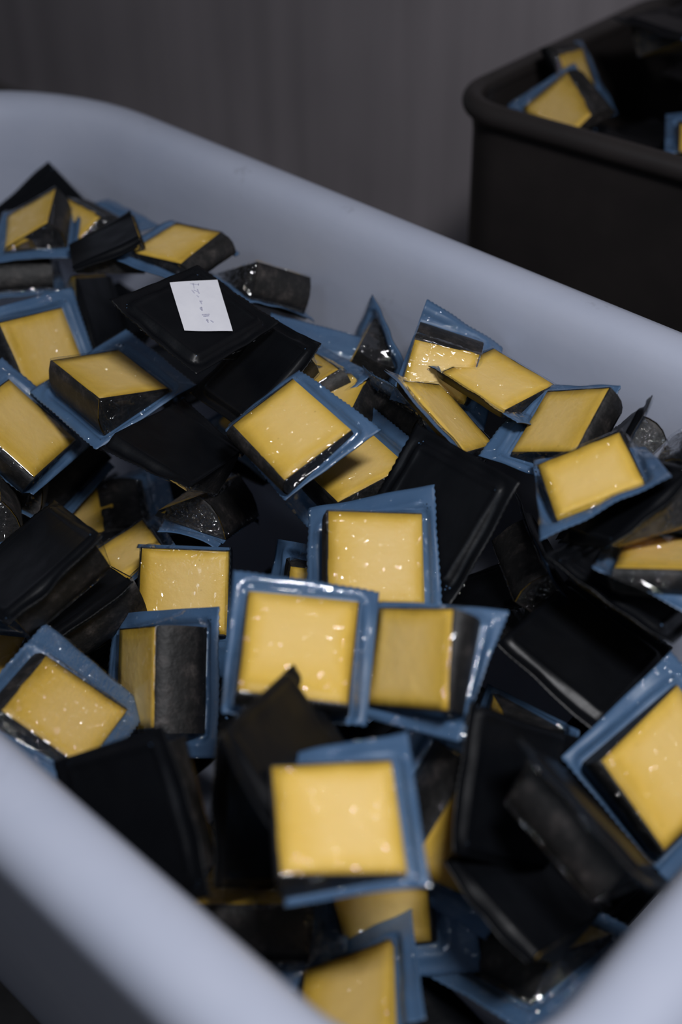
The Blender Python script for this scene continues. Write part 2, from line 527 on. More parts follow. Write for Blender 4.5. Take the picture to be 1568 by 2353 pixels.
    for j in range(ny):
        for k in range(cnt - 1):
            F.append((o2 + j * cnt + k, o2 + j * cnt + k + 1, o2 + (j + 1) * cnt + k + 1, o2 + (j + 1) * cnt + k)); SM.append(True)
            F.append((b0 + j * cnt + k, b0 + (j + 1) * cnt + k, b0 + (j + 1) * cnt + k + 1, b0 + j * cnt + k + 1)); SM.append(True)
        F.append((b0 + j * cnt, o2 + j * cnt, o2 + (j + 1) * cnt, b0 + (j + 1) * cnt)); SM.append(False)
        e = cnt - 1
        F.append((b0 + j * cnt + e, b0 + (j + 1) * cnt + e, o2 + (j + 1) * cnt + e, o2 + j * cnt + e)); SM.append(False)
    out.append(link_mesh('rind', V, F, ['rind'], parent, smooth=SM))
    return out, s

def pack(name, x, label, group, seed, fine=True, film='clear_film'):
    root = bpy.data.objects.new(name, None); COL.objects.link(root)
    rv = Vector(x[0:3]); th = rv.length
    mat = Matrix.Rotation(th, 4, rv.normalized()) if th > 1e-8 else Matrix.Identity(4)
    root.matrix_world = Matrix.Translation(Vector(x[3:6])) @ mat
    root.empty_display_size = 0.02
    tag(root, label, 'cheese pack', group)
    parts, s = pack_parts(x[6:], seed, root, fine, film)
    return root, s

GROUP = 'cheese packs heaped in the white tub'
GROUP_C = 'cheese packs heaped in the dark crate'
# rotation vector, position, then wedge and sheet measurements of every pack seen at the top of the heap
PACKS = {
    'P1': [-0.57,-0.7042,2.916,0.0291,0.8243,0.59,0.0877,0.084,0.8202,0.0394,0.0048,0.1226,0.1263,0.0025,-0.0043,0.0048,-0.0012,0,0,0.0018,-0.0008,0,-0.0004,-0.0004,-0.0003,0,-0.0004,-0.0011,0.0005,0,-0.0002,0,0.0006,0.0008,-0.0003],
    'P2': [0.3073,0.4446,-1.6093,-0.0324,0.6785,0.6353,0.0862,0.0804,1.0211,0.0357,0.0047,0.1114,0.1111,-0.0033,0.0017,0.0015,-0.0003,0.0025,-0.0043,-0.0004,-0.0004,-0.0019,0.0019,-0.0014,0.003,-0.0015,0.0003,0.0002,-0.0013,-0.0004,0.0012,0.0011,-0.0015,-0.0004,0.0014],
    'P3': [0.5847,-0.3604,-0.3387,0.061,0.6726,0.6317,0.0783,0.0676,0.9649,0.0354,0.0044,0.1071,0.099,-0.002,-0.0026,0.0023,0.014,-0.0079,-0.0101,0.0004,-0.0066,0.0042,0.0015,0.0056,-0.0031,0.0013,-0.0044,0.0037,-0.0038,0.0057,-0.0028,-0.0052,0.001,-0.0034,0.001],
    'P4': [-0.7638,-1.077,2.5542,-0.1445,0.899,0.4939,0.0965,0.0781,0.7628,0.0421,0.0051,0.1319,0.1244,0.0073,0.0159,0.0106,-0.0033,0,0,0.0024,-0.0006,0,0,0.0039,0.0001,0,0,0.0012,0.0005,-0.0006,0,0.0004,-0.0013,-0.0018,-0.0012],
    'P5': [0.7011,-0.5733,-0.216,-0.1553,0.778,0.5,0.097,0.0873,0.83,0.0447,0.0056,0.1352,0.1297,-0.002,-0.0018,0,0.0039,0.0034,-0.0074,0,-0.0008,-0.0009,0.0012,0,0.0014,-0.0014,-0.0004,0.0003,-0.0005,0.0002,0.0039,-0.0001,-0.0007,-0.0003,0.0027],
    'P6': [-0.6642,-0.2392,-3.3831,-0.2335,0.7065,0.5343,0.092,0.079,0.8592,0.0181,0.0059,0.1195,0.1371,-0.0019,-0.0049,-0.0099,0.0155,0,0,0.0026,-0.0031,0,0,0.0018,-0.0031,0,0,-0.0005,-0.0007,0.0011,0.0022,-0.0009,0,0.0006,-0.0008],
    'P7': [0.341,0.3839,-3.0195,-0.0006,0.5168,0.6371,0.0791,0.0745,0.9396,0.0344,0.0045,0.0987,0.1068,-0.0047,-0.0065,-0.0008,0,0.0008,-0.0001,0.0011,0,-0.0037,0.0015,0.0004,0,-0.0025,0.0005,0.0001,-0.0008,0.0002,0.0016,0.0002,-0.0011,0.0002,0.0013],
    'P8': [-0.1505,-1.3193,3.5731,0.2448,0.6377,0.5538,0.0939,0.0799,1.03,0.035,0.0052,0.1256,0.1245,-0.005,0.0035,-0.005,0.0019,0.0055,0,0.0008,0.0014,-0.0035,0,-0.0029,0.0043,-0.0005,0,-0.0019,0,-0.0016,0.0007,0.0024,-0.0022,0.0019,0.0011],
    'P9': [0.8652,-0.4369,-2.9185,0.0028,0.484,0.4654,0.0845,0.093,0.8003,0.015,0.0057,0.1033,0.1161,-0.0136,-0.0208,0.0041,0.0016,0.0125,0,0.0047,-0.0004,-0.0077,0,0.0014,-0.0004,-0.0062,0,-0.0007,-0.0006,-0.0001,0.002,0,0,0.003,0.0014],
    'P10': [0.4167,-0.6586,1.5494,0.0332,0.5929,0.4682,0.0901,0.0718,0.6613,0.0463,0.0052,0.1406,0.1364,0,0,0,0,0,0,0,0,0,0,0,0,0,0,0.0004,0.0034,-0.0005,-0.0011,-0.0002,0.0012,0.0002,-0.0034],
    'P11': [0.289,-1.05,2.4061,0.0856,0.6103,0.526,0.0863,0.0856,0.7052,0.044,0.005,0.134,0.1299,0,0,0,0,0,0,0,0,0,0,0,0,0,0,0.0003,-0.0006,-0.0009,0.0008,0.0004,0,0.0002,-0.0002],
    'P12': [0.5631,0.3697,-2.4379,-0.0435,0.9305,0.6523,0.0788,0.0824,0.9236,0.0194,0.0052,0.0997,0.1116,-0.0062,-0.0015,-0.0069,0.0012,0.0093,-0.0027,0.0053,-0.006,0.0019,-0.0029,0.0002,0.0004,-0.0024,0.0015,0.0008,-0.002,-0.001,0.0016,0.0014,0.0006,-0.0002,0],
    'P13': [0.8431,0.0409,-2.5054,0.0166,0.9512,0.5848,0.0844,0.0785,0.8215,0.035,0.005,0.1268,0.123,0,0,0,0,0,0,0,0,0,0,0,0,0,0,-0.0005,-0.0001,0.0002,0.0006,-0.0002,-0.0002,0.0005,-0.0003],
    'P14': [0.0394,0.2571,-0.2674,0.004,1.0421,0.5993,0.0785,0.0774,0.607,0.0306,0.005,0.125,0.1213,0,0,0,0,0,0,0,0,0,0,0,0,0,0,0.0012,0.0005,-0.0008,-0.0001,-0.0001,-0.0006,-0.0003,0.0001],
    'P15': [0.2174,-0.2617,-1.0682,-0.033,1.0861,0.6015,0.0821,0.0607,0.918,0.0232,0.005,0.1186,0.1139,-0.0038,-0.0058,0,0,0.0127,-0.0081,0,0,-0.001,0.0001,0,0,0.0013,-0.0028,0.0002,0.0015,0.0003,0.001,0.0001,-0.003,0,0.0012],
    'P16': [-2.6361,1.7056,3.2018,0.0315,1.1577,0.5777,0.0841,0.0727,0.82,0.0408,0.0045,0.1237,0.115,-0.0017,-0.0034,-0.0027,0,0.0027,0.0082,-0.0005,0,-0.0009,0.001,0.0011,0,0.0009,-0.0028,-0.0007,0.0013,0,0,0,0,0.001,-0.0011],
    'P17': [0.4251,-0.119,1.3018,0.0977,1.0531,0.6523,0.0793,0.0622,0.5058,0.0272,0.0046,0.1163,0.0938,-0.0017,-0.0094,0,-0.0154,0.0125,0,0,-0.0027,0.0023,0,0,0.0021,-0.0044,0,0.001,-0.0005,0.0029,0.0006,-0.004,0.0009,-0.0004,-0.0004],
    'P18': [-0.1223,0.4049,0.7025,0.1504,1.0158,0.64,0.0839,0.0789,0.7409,0.0303,0.0045,0.1182,0.1167,0.0062,-0.0052,0.0041,0,0,0.0069,0.0004,0,0,0.0012,-0.0002,0,0,-0.0011,0.0004,0.0002,-0.0008,0.0003,0.0005,-0.0002,-0.001,0.0005],
    'P19': [0.1046,0.8861,0.8274,0.094,0.973,0.6337,0.0824,0.0815,0.8195,0.0222,0.005,0.1219,0.1178,0.0009,-0.0005,0.0058,0,0,0.0013,0.0001,0,0,0.0001,0.0001,0,0,-0.0002,0.0018,-0.0024,-0.0018,0.0023,0.0018,-0.0024,-0.002,0.0026],
    'P20': [0.3233,-0.2597,-0.6053,0.201,0.9347,0.6519,0.0741,0.0714,0.9538,0.0334,0.0047,0.0968,0.1063,-0.0128,0.0018,0.0083,0,0.0156,-0.013,-0.0007,0,-0.0049,0.0024,0.0014,0,-0.0001,-0.0008,0.0012,0.0008,0.0014,-0.0004,-0.0009,0.0002,0.0001,0.0012],
    'P21': [1.5473,0.4353,-4.3494,0.2081,0.8349,0.6734,0.0779,0.0725,0.7177,0.0278,0.0044,0.1198,0.1037,0.0028,-0.003,0.008,-0.0124,0.0144,0,0.0005,-0.0008,0.0015,-0.0005,-0.0037,0.005,-0.0072,0.0051,0.0017,-0.0011,-0.0009,0.0018,0.0005,-0.0001,-0.0017,-0.0002],
    'P22': [0.1201,0.7302,4.352,0.2558,0.7624,0.6467,0.0837,0.0666,1.0377,0.0215,0.0047,0.1113,0.0891,-0.0022,-0.0082,-0.0072,0.0265,-0.0139,0,0.0007,-0.0028,0.0016,0,-0.0006,0.0035,-0.005,0,0.001,0.0012,0.001,0.0005,-0.0002,0,-0.0015,-0.0005],
    'P23': [-0.5167,1.0687,-2.2441,-0.3272,1.18,0.5842,0.0902,0.0757,0.9803,0.0374,0.005,0.1217,0.117,-0.004,0.0003,0.0044,0.0049,0,-0.008,-0.0017,-0.0019,0,0.0027,0.0014,0.0002,0,-0.0015,0.0004,0.0001,0.0019,0.0011,-0.0013,-0.0005,-0.0004,-0.0005],
    'P24': [-0.3671,-0.2479,3.8341,-0.2271,1.0647,0.6098,0.0794,0.0838,0.9014,0.0413,0.0046,0.1225,0.1219,-0.0034,-0.0047,0.0035,0.002,0.0034,0.0003,-0.0003,-0.0013,0,0.0007,-0.0004,0.0001,-0.0005,-0.0004,0.0005,-0.0005,0.0007,0.0012,-0.0004,-0.0015,0.0004,0.0007],
    'P25': [-0.4527,0.6155,-1.8978,-0.3203,1.0247,0.5858,0.0927,0.087,1.0735,0.031,0.005,0.1215,0.1236,-0.0066,-0.0051,0,0,0.0134,-0.0048,0,0,-0.0024,0.0008,0,0,-0.0021,0.0008,-0.0002,-0.0005,0,0.0008,0.001,0.0006,0.0002,-0.0001],
    'P26': [0.0878,-0.055,0.083,-0.353,1.3678,0.6321,0.0726,0.074,0.8277,0.0334,0.0044,0.0978,0.1129,0.001,-0.0013,-0.0003,-0.0022,-0.0041,0,0.0035,-0.0023,-0.001,0,0.0009,-0.0006,-0.0005,0,0.003,0.0025,-0.002,-0.0009,0.0021,0.0006,-0.0024,-0.0023],
    'P27': [-0.0653,0.0031,0.6914,-0.3003,1.4113,0.6197,0.074,0.0765,0.4466,0.0228,0.0051,0.1199,0.1163,0,0,0,0,0,0,0,0,0,0,0,0,0,0,0.0012,-0.0002,-0.0013,0.0004,-0.0002,-0.0002,0.0003,0],
    'P28': [0.0507,0.0817,-0.5908,-0.1712,1.2607,0.66,0.0853,0.0734,0.8037,0.0142,0.0044,0.1014,0.1092,-0.0088,-0.0047,0.002,0.011,-0.0082,-0.0017,0.0002,-0.0021,-0.0015,0.0013,0.0004,-0.0003,-0.0022,0.0009,-0.0001,-0.0024,0.0032,-0.0023,-0.0032,0.0004,-0.0001,0.002],
    'P29': [-0.5305,0.132,-1.0538,-0.0887,1.2468,0.6172,0.0818,0.068,0.8562,0.038,0.0042,0.1117,0.0992,-0.0019,-0.0011,0.0008,-0.0015,-0.0028,0,0.0015,0.0002,-0.0021,0,0.0028,0.0002,-0.0033,0,0.0001,-0.0002,0.0006,0.0007,-0.0004,-0.0005,0,0],
    'P30': [-0.0599,0.3446,-1.5927,-0.0284,1.1207,0.5902,0.0696,0.0721,0.82,0.0391,0.0033,0.1189,0.1093,-0.0192,-0.0019,0.0069,0.0106,0.0109,0.003,-0.0007,-0.0017,-0.0014,-0.001,0.0024,-0.001,0.0015,-0.0033,0.0009,0.0011,0,0,0,0,0.0018,-0.0007],
    'P31': [-0.372,0.1742,-0.3373,-0.1321,0.9892,0.5143,0.0753,0.088,0.5878,0.0347,0.0057,0.0641,0.1194,0.0023,-0.0029,-0.0085,-0.0032,-0.0125,0,0.0116,-0.0064,-0.0045,0,0.0038,-0.0024,-0.0021,0,0.0019,0.0013,-0.0029,-0.0017,0.0017,0.0009,0,0],
    'P32': [-0.0438,-0.2595,0.2431,-0.2533,1.0771,0.4398,0.0898,0.0917,0.5064,0.0148,0.0062,0.1485,0.144,0,0,0,0,0,0,0,0,0,0,0,0,0,0,0.0011,0.0006,-0.0002,-0.0018,-0.0013,-0.0004,0.0007,0.0006],
    'P33': [0.3306,-0.4335,-0.9032,-0.311,1.1426,0.4473,0.0982,0.096,0.82,0.0469,0.0056,0.1442,0.0903,-0.0007,-0.0015,-0.0033,-0.0014,0.0031,-0.0029,0.0003,0.0002,-0.0008,0.0001,0.0019,0.0063,-0.0068,-0.0018,0,0,0,0,0,0,0,0],
    'P34': [-0.5253,0.4161,0.059,-0.3471,1.0212,0.5155,0.0909,0.0888,0.82,0.0434,0.0052,0.1007,0.1304,0.0011,0.0013,0.0032,0.0007,-0.0045,-0.0027,0.0046,-0.0042,-0.0014,0.0013,0.0004,0,-0.0001,0,0,0,0,0,0,0,0,0],
    'P35': [-0.2833,0.0268,0.2606,-0.3464,0.9352,0.5435,0.0872,0.0852,0.82,0.0416,0.005,0.0849,0.1246,0.0002,0.0008,-0.0031,0.0047,-0.0084,0.0023,0.0053,-0.005,-0.0023,0.002,0.0002,0.0003,-0.0006,0.0003,0,0,0,0,0,0,0,0],
    'P36': [-0.6653,-0.0657,1.9492,-0.2076,0.9718,0.474,0.0929,0.058,0.6992,0.0231,0.0058,0.1421,0.1248,0.0026,0.018,0.0054,0.0044,0,0,0.0005,0.0002,0,0,0.0057,-0.0012,0,0,-0.0002,0.0009,-0.0003,0.0018,-0.0003,0.0006,0.0005,-0.0057],
    'P37': [-1.0062,-1.0354,2.2029,-0.024,0.867,0.5156,0.0886,0.0614,0.5917,0.0269,0.0051,0.1307,0.1007,0.0081,-0.0002,0.0122,-0.0003,0.0009,0,0.0016,-0.0005,0.001,0,-0.0003,0.0049,-0.0047,0,0,-0.0001,-0.001,0.0032,0,-0.0026,0,0],
    'P38': [0.085,0.2362,-1.5905,-0.3404,0.8362,0.4402,0.097,0.071,0.7718,0.0453,0.0056,0.1481,0.1436,0,0,0,0,0,0,0,0,0,0,0,0,0,0,-0.001,0.0002,0.0004,0.0027,-0.0007,-0.0021,0.0012,-0.0007],
    'P39': [0.3087,-1.8818,0.5435,0.0719,1.0161,0.5905,0.0854,0.0791,0.7858,0.0207,0.0049,0.1284,0.1245,0,0,0,0,0,0,0,0,0,0,0,0,0,0,0,0,0.0014,-0.0017,-0.0015,0.0009,0,0],
    'P40': [2.0677,0.5483,1.1954,0.2358,0.9125,0.6336,0.0879,0.0733,0.92,0.0306,0.0048,0.1215,0.1287,-0.0063,-0.0018,0,-0.0041,-0.001,0,0,-0.0038,0.0022,0,0,-0.0012,0.0007,0,0,0,0.001,0.0008,-0.0006,-0.0008,0,0],
    'P41': [-0.5703,-1.8249,0.0365,0.3122,0.8714,0.6318,0.0855,0.0826,1.1051,0.0259,0.0048,0.1268,0.123,0,0,0,0,0,0,0,0,0,0,0,0,0,0,0,0,0.0023,0.0003,-0.0012,0.0002,0,0],
    'P42': [0.7248,-0.8807,-0.7148,0.1442,0.6905,0.4911,0.0946,0.0925,0.82,0.0452,0.0054,0.1384,0.112,-0.001,-0.0019,-0.006,-0.0002,0.0039,0.0006,-0.0002,-0.0004,-0.0003,0.0007,0.0029,0.001,-0.0009,-0.0035,0,0,0,0,0,0,0,0],
    'P43': [0.8669,-2.0054,0.0972,0.174,0.5489,0.6089,0.0864,0.0834,0.837,0.0375,0.0049,0.1299,0.126,0,0,0,0,0,0,0,0,0,0,0,0,0,0,0,0,0.0009,0.0021,-0.0009,-0.0005,0,0],
    'P44': [0.0195,-0.1627,-1.663,-0.0628,0.5892,0.4391,0.0987,0.0847,0.823,0.0446,0.0056,0.1481,0.1436,0,0,0,0,0,0,0,0,0,0,0,0,0,0,0,0,0.0006,0,-0.0006,0.0009,0,0],
    'P45': [0.1316,0.8229,3.8114,0.1421,0.5672,0.422,0.0995,0.0948,0.7401,0.0279,0.0056,0.1481,0.1436,0,0,0,0,0,0,0,0,0,0,0,0,0,0,0,0,0.0027,0.0005,-0.003,0.0018,0,0],
    'P49': [-0.0094,-2.0974,0.2354,0.1996,0.8575,0.5464,0.0918,0.0931,0.9393,0.0405,0.0052,0.1379,0.1337,0,0,0,0,0,0,0,0,0,0,0,0,0,0,0,0,-0.0012,-0.0019,0.0017,0.0021,0,0],
    'B1': [-2.6197,-1.2399,0.2186,-0.137,1.0605,0.7009,0.0791,0.0773,0.82,0.0378,0.0045,0.1164,0.1133,0,0.0001,-0.0042,0.0039,-0.0018,0.0027,0.0001,0.0002,-0.0005,0.0002,-0.0007,0.001,-0.0012,0.001,0,0,0,0,0,0,0,0],
    'B2': [-2.3857,1.2168,-0.5704,-0.0813,1.0398,0.6524,0.0795,0.0777,0.82,0.038,0.0045,0.1168,0.1093,-0.0002,0.0005,0.0022,-0.0035,0.0013,0.0011,0.0002,-0.0006,0.0002,0.0001,0,0.0011,-0.0007,-0.0003,0,0,0,0,0,0,0,0],
    'B3': [-2.5682,-1.4957,0.5245,-0.1512,0.971,0.6137,0.085,0.083,0.82,0.0405,0.0048,0.1242,0.0933,0.0006,0.0007,0.0076,-0.0034,0.0066,-0.0073,-0.0006,0.0023,-0.0028,0.0012,0.0006,0.0043,-0.0055,0.0007,0,0,0,0,0,0,0,0],
    'B4': [2.913,-1.424,0.7043,-0.2683,0.8376,0.5904,0.0893,0.0873,0.82,0.0426,0.0051,0.1311,0.1124,-0.0006,0.0007,0.0042,-0.0038,0.0014,0.0008,0.0003,-0.0007,0.0002,0.0001,0,0.0029,-0.0025,-0.0002,0,0,0,0,0,0,0,0],
    'B5': [2.7472,-1.354,0.7076,-0.2468,0.8634,0.5227,0.0929,0.0908,0.82,0.0443,0.0053,0.1352,0.0932,-0.0012,0.0006,0.0036,-0.0015,-0.0006,0.0029,0.0002,-0.0016,0.0008,0.0003,0.0003,0.0065,-0.0055,-0.0011,0,0,0,0,0,0,0,0],
    'B6': [-2.2487,0.9439,-0.4383,0.0784,0.8568,0.6252,0.0857,0.0838,0.82,0.0409,0.0049,0.1244,0.1222,0,0.0005,-0.0007,-0.0021,0.001,0.0026,0,-0.0009,0.0002,0.0006,-0.0014,0.0019,-0.001,0.0007,0,0,0,0,0,0,0,0],
    'B7': [-3.3255,-0.7489,-1.0914,0.2328,0.8156,0.6702,0.0782,0.0764,0.82,0.0373,0.0044,0.1028,0.1082,-0.0008,-0.0009,0.0083,-0.0026,0.0006,-0.0043,-0.0011,0.002,-0.0044,0.0034,0.0003,0.0005,-0.0016,0.0006,0,0,0,0,0,0,0,0],
    'B8': [-2.7255,-1.3779,0.7007,0.237,0.7781,0.616,0.0849,0.083,0.82,0.0405,0.0048,0.1257,0.1203,0.0002,0.0001,-0.0028,0.0026,0.0019,-0.001,0.0002,-0.0001,-0.0002,0.0001,0.0001,0.0004,-0.0005,0,0,0,0,0,0,0,0,0],
    'B9': [-2.6327,-1.2711,0.3164,0.1998,0.7496,0.5685,0.0895,0.0875,0.82,0.0427,0.0051,0.1318,0.1087,0.0002,0.0006,-0.0043,0.005,-0.0013,0.0038,0.0012,-0.0004,0.0001,-0.0007,0.0021,0.0014,-0.0019,-0.0015,0,0,0,0,0,0,0,0],
    'B10': [3.4427,0.1193,-1.4748,0.1263,0.5973,0.5763,0.0878,0.0858,0.82,0.0419,0.005,0.1267,0.1094,0.0014,0.0012,-0.0002,-0.0012,0.0067,-0.0035,0.0006,0.0003,-0.0009,0.0004,0.0023,0.0007,-0.0012,-0.0016,0,0,0,0,0,0,0,0],
    'B11': [3.6226,-0.0279,1.5636,-0.15,0.5725,0.5746,0.0907,0.0886,0.82,0.0433,0.0052,0.1323,0.1171,-0.001,0.0011,-0.0028,-0.0048,-0.0023,0.0109,-0.0003,-0.0007,0,0.0008,0.0032,-0.0007,0.0016,-0.0038,0,0,0,0,0,0,0,0],
    'B12': [-2.2101,-1.1943,0.8864,-0.0313,0.5694,0.6458,0.0831,0.0812,0.82,0.0397,0.0047,0.1219,0.1013,0.0007,0.0014,-0.0049,0.0028,0.0015,0.0029,0.0004,-0.0005,0.0001,0.0001,0.0017,0.0016,-0.0013,-0.0017,0,0,0,0,0,0,0,0],
    'B13': [-2.1744,-0.4263,1.3888,-0.0639,0.6103,0.5348,0.0923,0.0902,0.82,0.044,0.0052,0.1344,0.1118,0.0017,0.0014,-0.0017,-0.0006,0.0069,-0.0033,0.0005,0.0001,-0.0006,0.0004,0.0029,0.0008,-0.001,-0.0024,0,0,0,0,0,0,0,0],
    'B14': [-2.7981,-1.1469,0.8426,0.1318,0.5444,0.5352,0.0901,0.0881,0.82,0.043,0.0051,0.1308,0.0922,0.0015,0.0006,-0.0035,0.0059,0.0002,0.0016,0.0017,-0.0002,-0.0003,-0.0008,0.0048,0.0016,-0.0024,-0.0038,0,0,0,0,0,0,0,0],
    'B15': [-2.5784,-0.8186,-0.5518,-0.3733,1.4883,0.5964,0.0881,0.0861,0.82,0.0421,0.005,0.1058,0.1275,-0.0011,0.0006,0.0036,-0.0011,0.0007,0.0001,0.0027,-0.0024,-0.0019,0.0013,0.0006,-0.0004,-0.0001,0,0,0,0,0,0,0,0,0],
    'B16': [2.9549,0.3954,0.5553,-0.2595,1.2807,0.6644,0.0794,0.0775,0.82,0.0379,0.0045,0.0717,0.1142,-0.001,-0.0005,0.0069,-0.0016,0.0019,-0.0028,0.0033,-0.0038,-0.0039,0.0041,0,0.0001,0.0003,-0.0006,0,0,0,0,0,0,0,0],
    'B17': [2.8195,1.5748,-1.9311,-0.2755,1.2938,0.5685,0.0889,0.0869,0.82,0.0424,0.0051,0.1309,0.0856,0.0014,0.0025,-0.0064,0.004,0.0013,0.0027,0.0009,-0.0001,-0.0002,-0.0004,0.0051,0.0022,-0.0023,-0.0043,0,0,0,0,0,0,0,0],
    'B18': [-3.4729,0.0941,-0.6702,0.1298,0.888,0.5028,0.0951,0.0929,0.82,0.0454,0.0054,0.0648,0.1362,-0.0012,-0.0012,0.0042,0.0028,-0.0024,-0.0001,0.0069,-0.0078,-0.0048,0.0054,-0.0008,0.001,0.0004,-0.0009,0,0,0,0,0,0,0,0],
    'P47': [-0.1621,-0.1015,-1.2862,-0.3894,1.3393,0.5845,0.0857,0.0952,0.8557,0.032,0.0049,0.1287,0.1248,0,0,0,0,0,0,0,0,0,0,0,0,0,0,0,0,-0.0006,-0.0005,0.0007,-0.0016,0,0],
    'P50': [0.176,1.3145,3.372,0.309,0.8538,0.6059,0.0827,0.0822,0.8608,0.0265,0.0047,0.1244,0.1206,0,0,0,0,0,0,0,0,0,0,0,0,0,0,0,0,-0.0005,0.0003,0.0007,-0.0005,0,0],
    'C1': [0.2536,-0.5108,0.2575,0.2934,1.5915,0.689,0.0807,0.0944,0.7253,0.0139,0.0055,0.1031,0.1193,-0.013,0.0154,0,0.0162,0.0011,0.0025,0,-0.0081,0.0011,0.0038,0,0.004,-0.0001,-0.0001,0.0099,-0.0013,-0.0053,-0.0004,0.0048,-0.0018,-0.0078,0.0013],
    'C2': [-1.4935,0.0533,-3.4491,0.3013,1.7048,0.701,0.0711,0.0826,0.7063,0.0114,0.0051,0.114,0.1265,-0.023,-0.0108,0,0.0103,0.0136,0,0,-0.0024,-0.0034,0,0,-0.0011,-0.0016,0,0.0011,-0.0001,0.001,0.0012,-0.0016,-0.0002,0.0024,0.0006],
    'C3': [-0.0711,-0.1258,1.385,0.4583,1.5274,0.6789,0.088,0.0776,0.5499,0.0174,0.0049,0.1295,0.0868,0.0083,0.0139,0.0041,0.0027,0.0026,0.0113,0.0006,0.0005,0.0001,0.0009,0.0035,0.0048,-0.0037,-0.0011,0,0,0,0,-0.0011,-0.0017,-0.0001,-0.0001],
}
LABELS = {
    'P1': 'cheese pack with bright square face, tilted up in front of a bent black sheet',
    'P2': 'cheese pack whose square face has a black sheet corner poking over its lower edge',
    'P3': 'cheese pack with yellow face beside black rind on a wide blue flared sheet',
    'P4': 'cheese pack with square face, lower edge behind the half-yellow half-black pack',
    'P5': 'cheese pack split lengthwise into a narrow yellow strip and a mouldy black side',
    'P6': 'cheese pack set cornerwise against the near tub wall, lower corner under a black sheet',
    'P7': 'topmost cheese pack near the tub corner, square face over a blurred blue sheet',
    'P8': 'cheese pack with ragged-edged face leaning on the rim beside a mouldy rind block',
    'P9': 'cheese pack with blue peaked corner squeezed against the near tub wall',
    'P10': 'shaded cheese pack lying directly below the topmost blurred square-faced pack',
    'P11': 'sliver of a cheese pack showing between a blue sheet edge and a black sheet',
    'P12': 'cheese pack with diamond-set face and lengthwise film crease, lying on black sheets',
    'P13': 'cheese pack half hidden under the diamond-set pack and a black sheet',
    'P14': 'small shaded cheese face behind the diamond-set pack, black rind on one side',
    'P15': 'cheese pack with only a blue edge and small yellow corner showing behind another',
    'P16': 'pack standing on end by the far tub wall, blue peak around a black triangle',
    'P17': 'cheese pack by the far wall, dim yellow face under black rind and blue peak',
    'P18': 'cheese pack with pale rhombus face lying flat at the foot of the far wall',
    'P19': 'narrow slanting cheese face with long blue edge, between bent black sheet and far wall packs',
    'P20': 'cheese pack with rhombus face and black rind end standing up at the far wall',
    'P21': 'cheese pack with wrinkled film and shiny lower fold, lying on a black sheet',
    'P22': 'cheese pack with long thin yellow face on a blue sheet, half under a black one',
    'P23': 'cheese pack with tall yellow face beneath the flat wedge pack that shades it',
    'P24': 'thick wedge pack with slanted tan face and two black rind sides on blue sheet',
    'P25': 'cheese pack with long tilted face and black lower side, below the thick wedge pack',
    'P26': 'cheese wedge with narrow slanted face and black side below a black sheet peak',
    'P27': 'cheese pack with small yellow corner showing under the black sheet peak',
    'P28': 'cheese pack with parallelogram face and black end, at the far wall above the white label',
    'P29': 'black rind block with no yellow showing, lying against the far tub wall',
    'P30': 'pack showing only its crumpled dark blue edge below the black rind block',
    'P31': 'dark pack with black rind and a glossy edge line above a thin blue sheet edge',
    'P32': 'pack with dull yellow strip and dark rind, deep under a black sheet',
    'P33': 'pack showing a long straight blue sheet edge beside a dull yellow strip',
    'P34': 'pack showing a narrow drooping blue tongue of sheet over dark gaps',
    'P35': 'pack with a square blue sheet corner beside a large black sheet',
    'P36': 'cheese pack with pointed dim yellow face between a black sheet and square-faced pack',
    'P37': 'cheese pack with blue corner and tiny yellow patch wedged between two square-faced packs',
    'P38': 'cheese pack with rounded yellow corner behind a cornerwise blue sheet',
    'P39': 'glossy crinkled black rind lump sparkling beside a slanting cheese face',
    'P40': 'dark rind pack with a thin blue sheet spike at the far tub wall',
    'P41': 'shiny black rind lump above a black sheet at the far tub wall',
    'P42': 'pack showing one curved blue corner above a black creased sheet',
    'P43': 'mouldy brown-black rind block sparkling with white glints, below the ragged-edged face',
    'P44': 'dark rind block with white glints tucked under the near tub rim',
    'P45': 'very dark rind block in the rounded near corner of the tub',
    'P49': 'rounded black rind lump in crinkled film beside the bent black sheet',
    'B1': 'face-down pack with black back carrying a white paper label',
    'B2': 'face-down black pack tucked between the white-labelled pack and diamond-set cheese',
    'B3': 'face-down black pack flat between the thick wedge and the diamond-set cheese',
    'B4': 'large face-down black pack with a straight sheet edge over dull yellow strips',
    'B5': 'face-down black pack with pointed corner touching a dim yellow face',
    'B6': 'large face-down black pack with embossed square back and bent lower corner',
    'B7': 'face-down black pack with curling edge under the wrinkled cheese pack',
    'B8': 'face-down black pack with rising edge beneath a long thin yellow face',
    'B9': 'broad face-down black pack lying flat beside the ragged-edged cheese',
    'B10': 'face-down black pack with creased back beside the mouldy rind block with glints',
    'B11': 'large face-down black pack resting against the near tub wall',
    'B12': 'face-down black pack whose peaked corner overlaps a bright square cheese face',
    'B13': 'face-down black pack standing steeply behind the topmost blurred cheese',
    'B14': 'face-down black pack lying below the creased black back near the tub corner',
    'B15': 'black sheet corner peaking highest against the far tub wall',
    'B16': 'crumpled black sheet tip beside the peaked black sheet at the far wall',
    'B17': 'face-down black pack standing between the tall yellow face and white-labelled pack',
    'B18': 'small face-down black pack corner under the bent corner of the embossed pack',
    'P47': 'black rind block with a cluster of glints above a tall blue sheet',
    'P50': 'greyish mouldy rind block just behind a long thin yellow face',
    'C1': 'cheese pack with sparkling pale face in the corner of the dark crate',
    'C2': 'cheese pack showing a yellow chevron behind the sparkling one in the dark crate',
    'C3': 'cheese pack with blue edge near the front rim of the dark crate',
}
ROOTS = {}
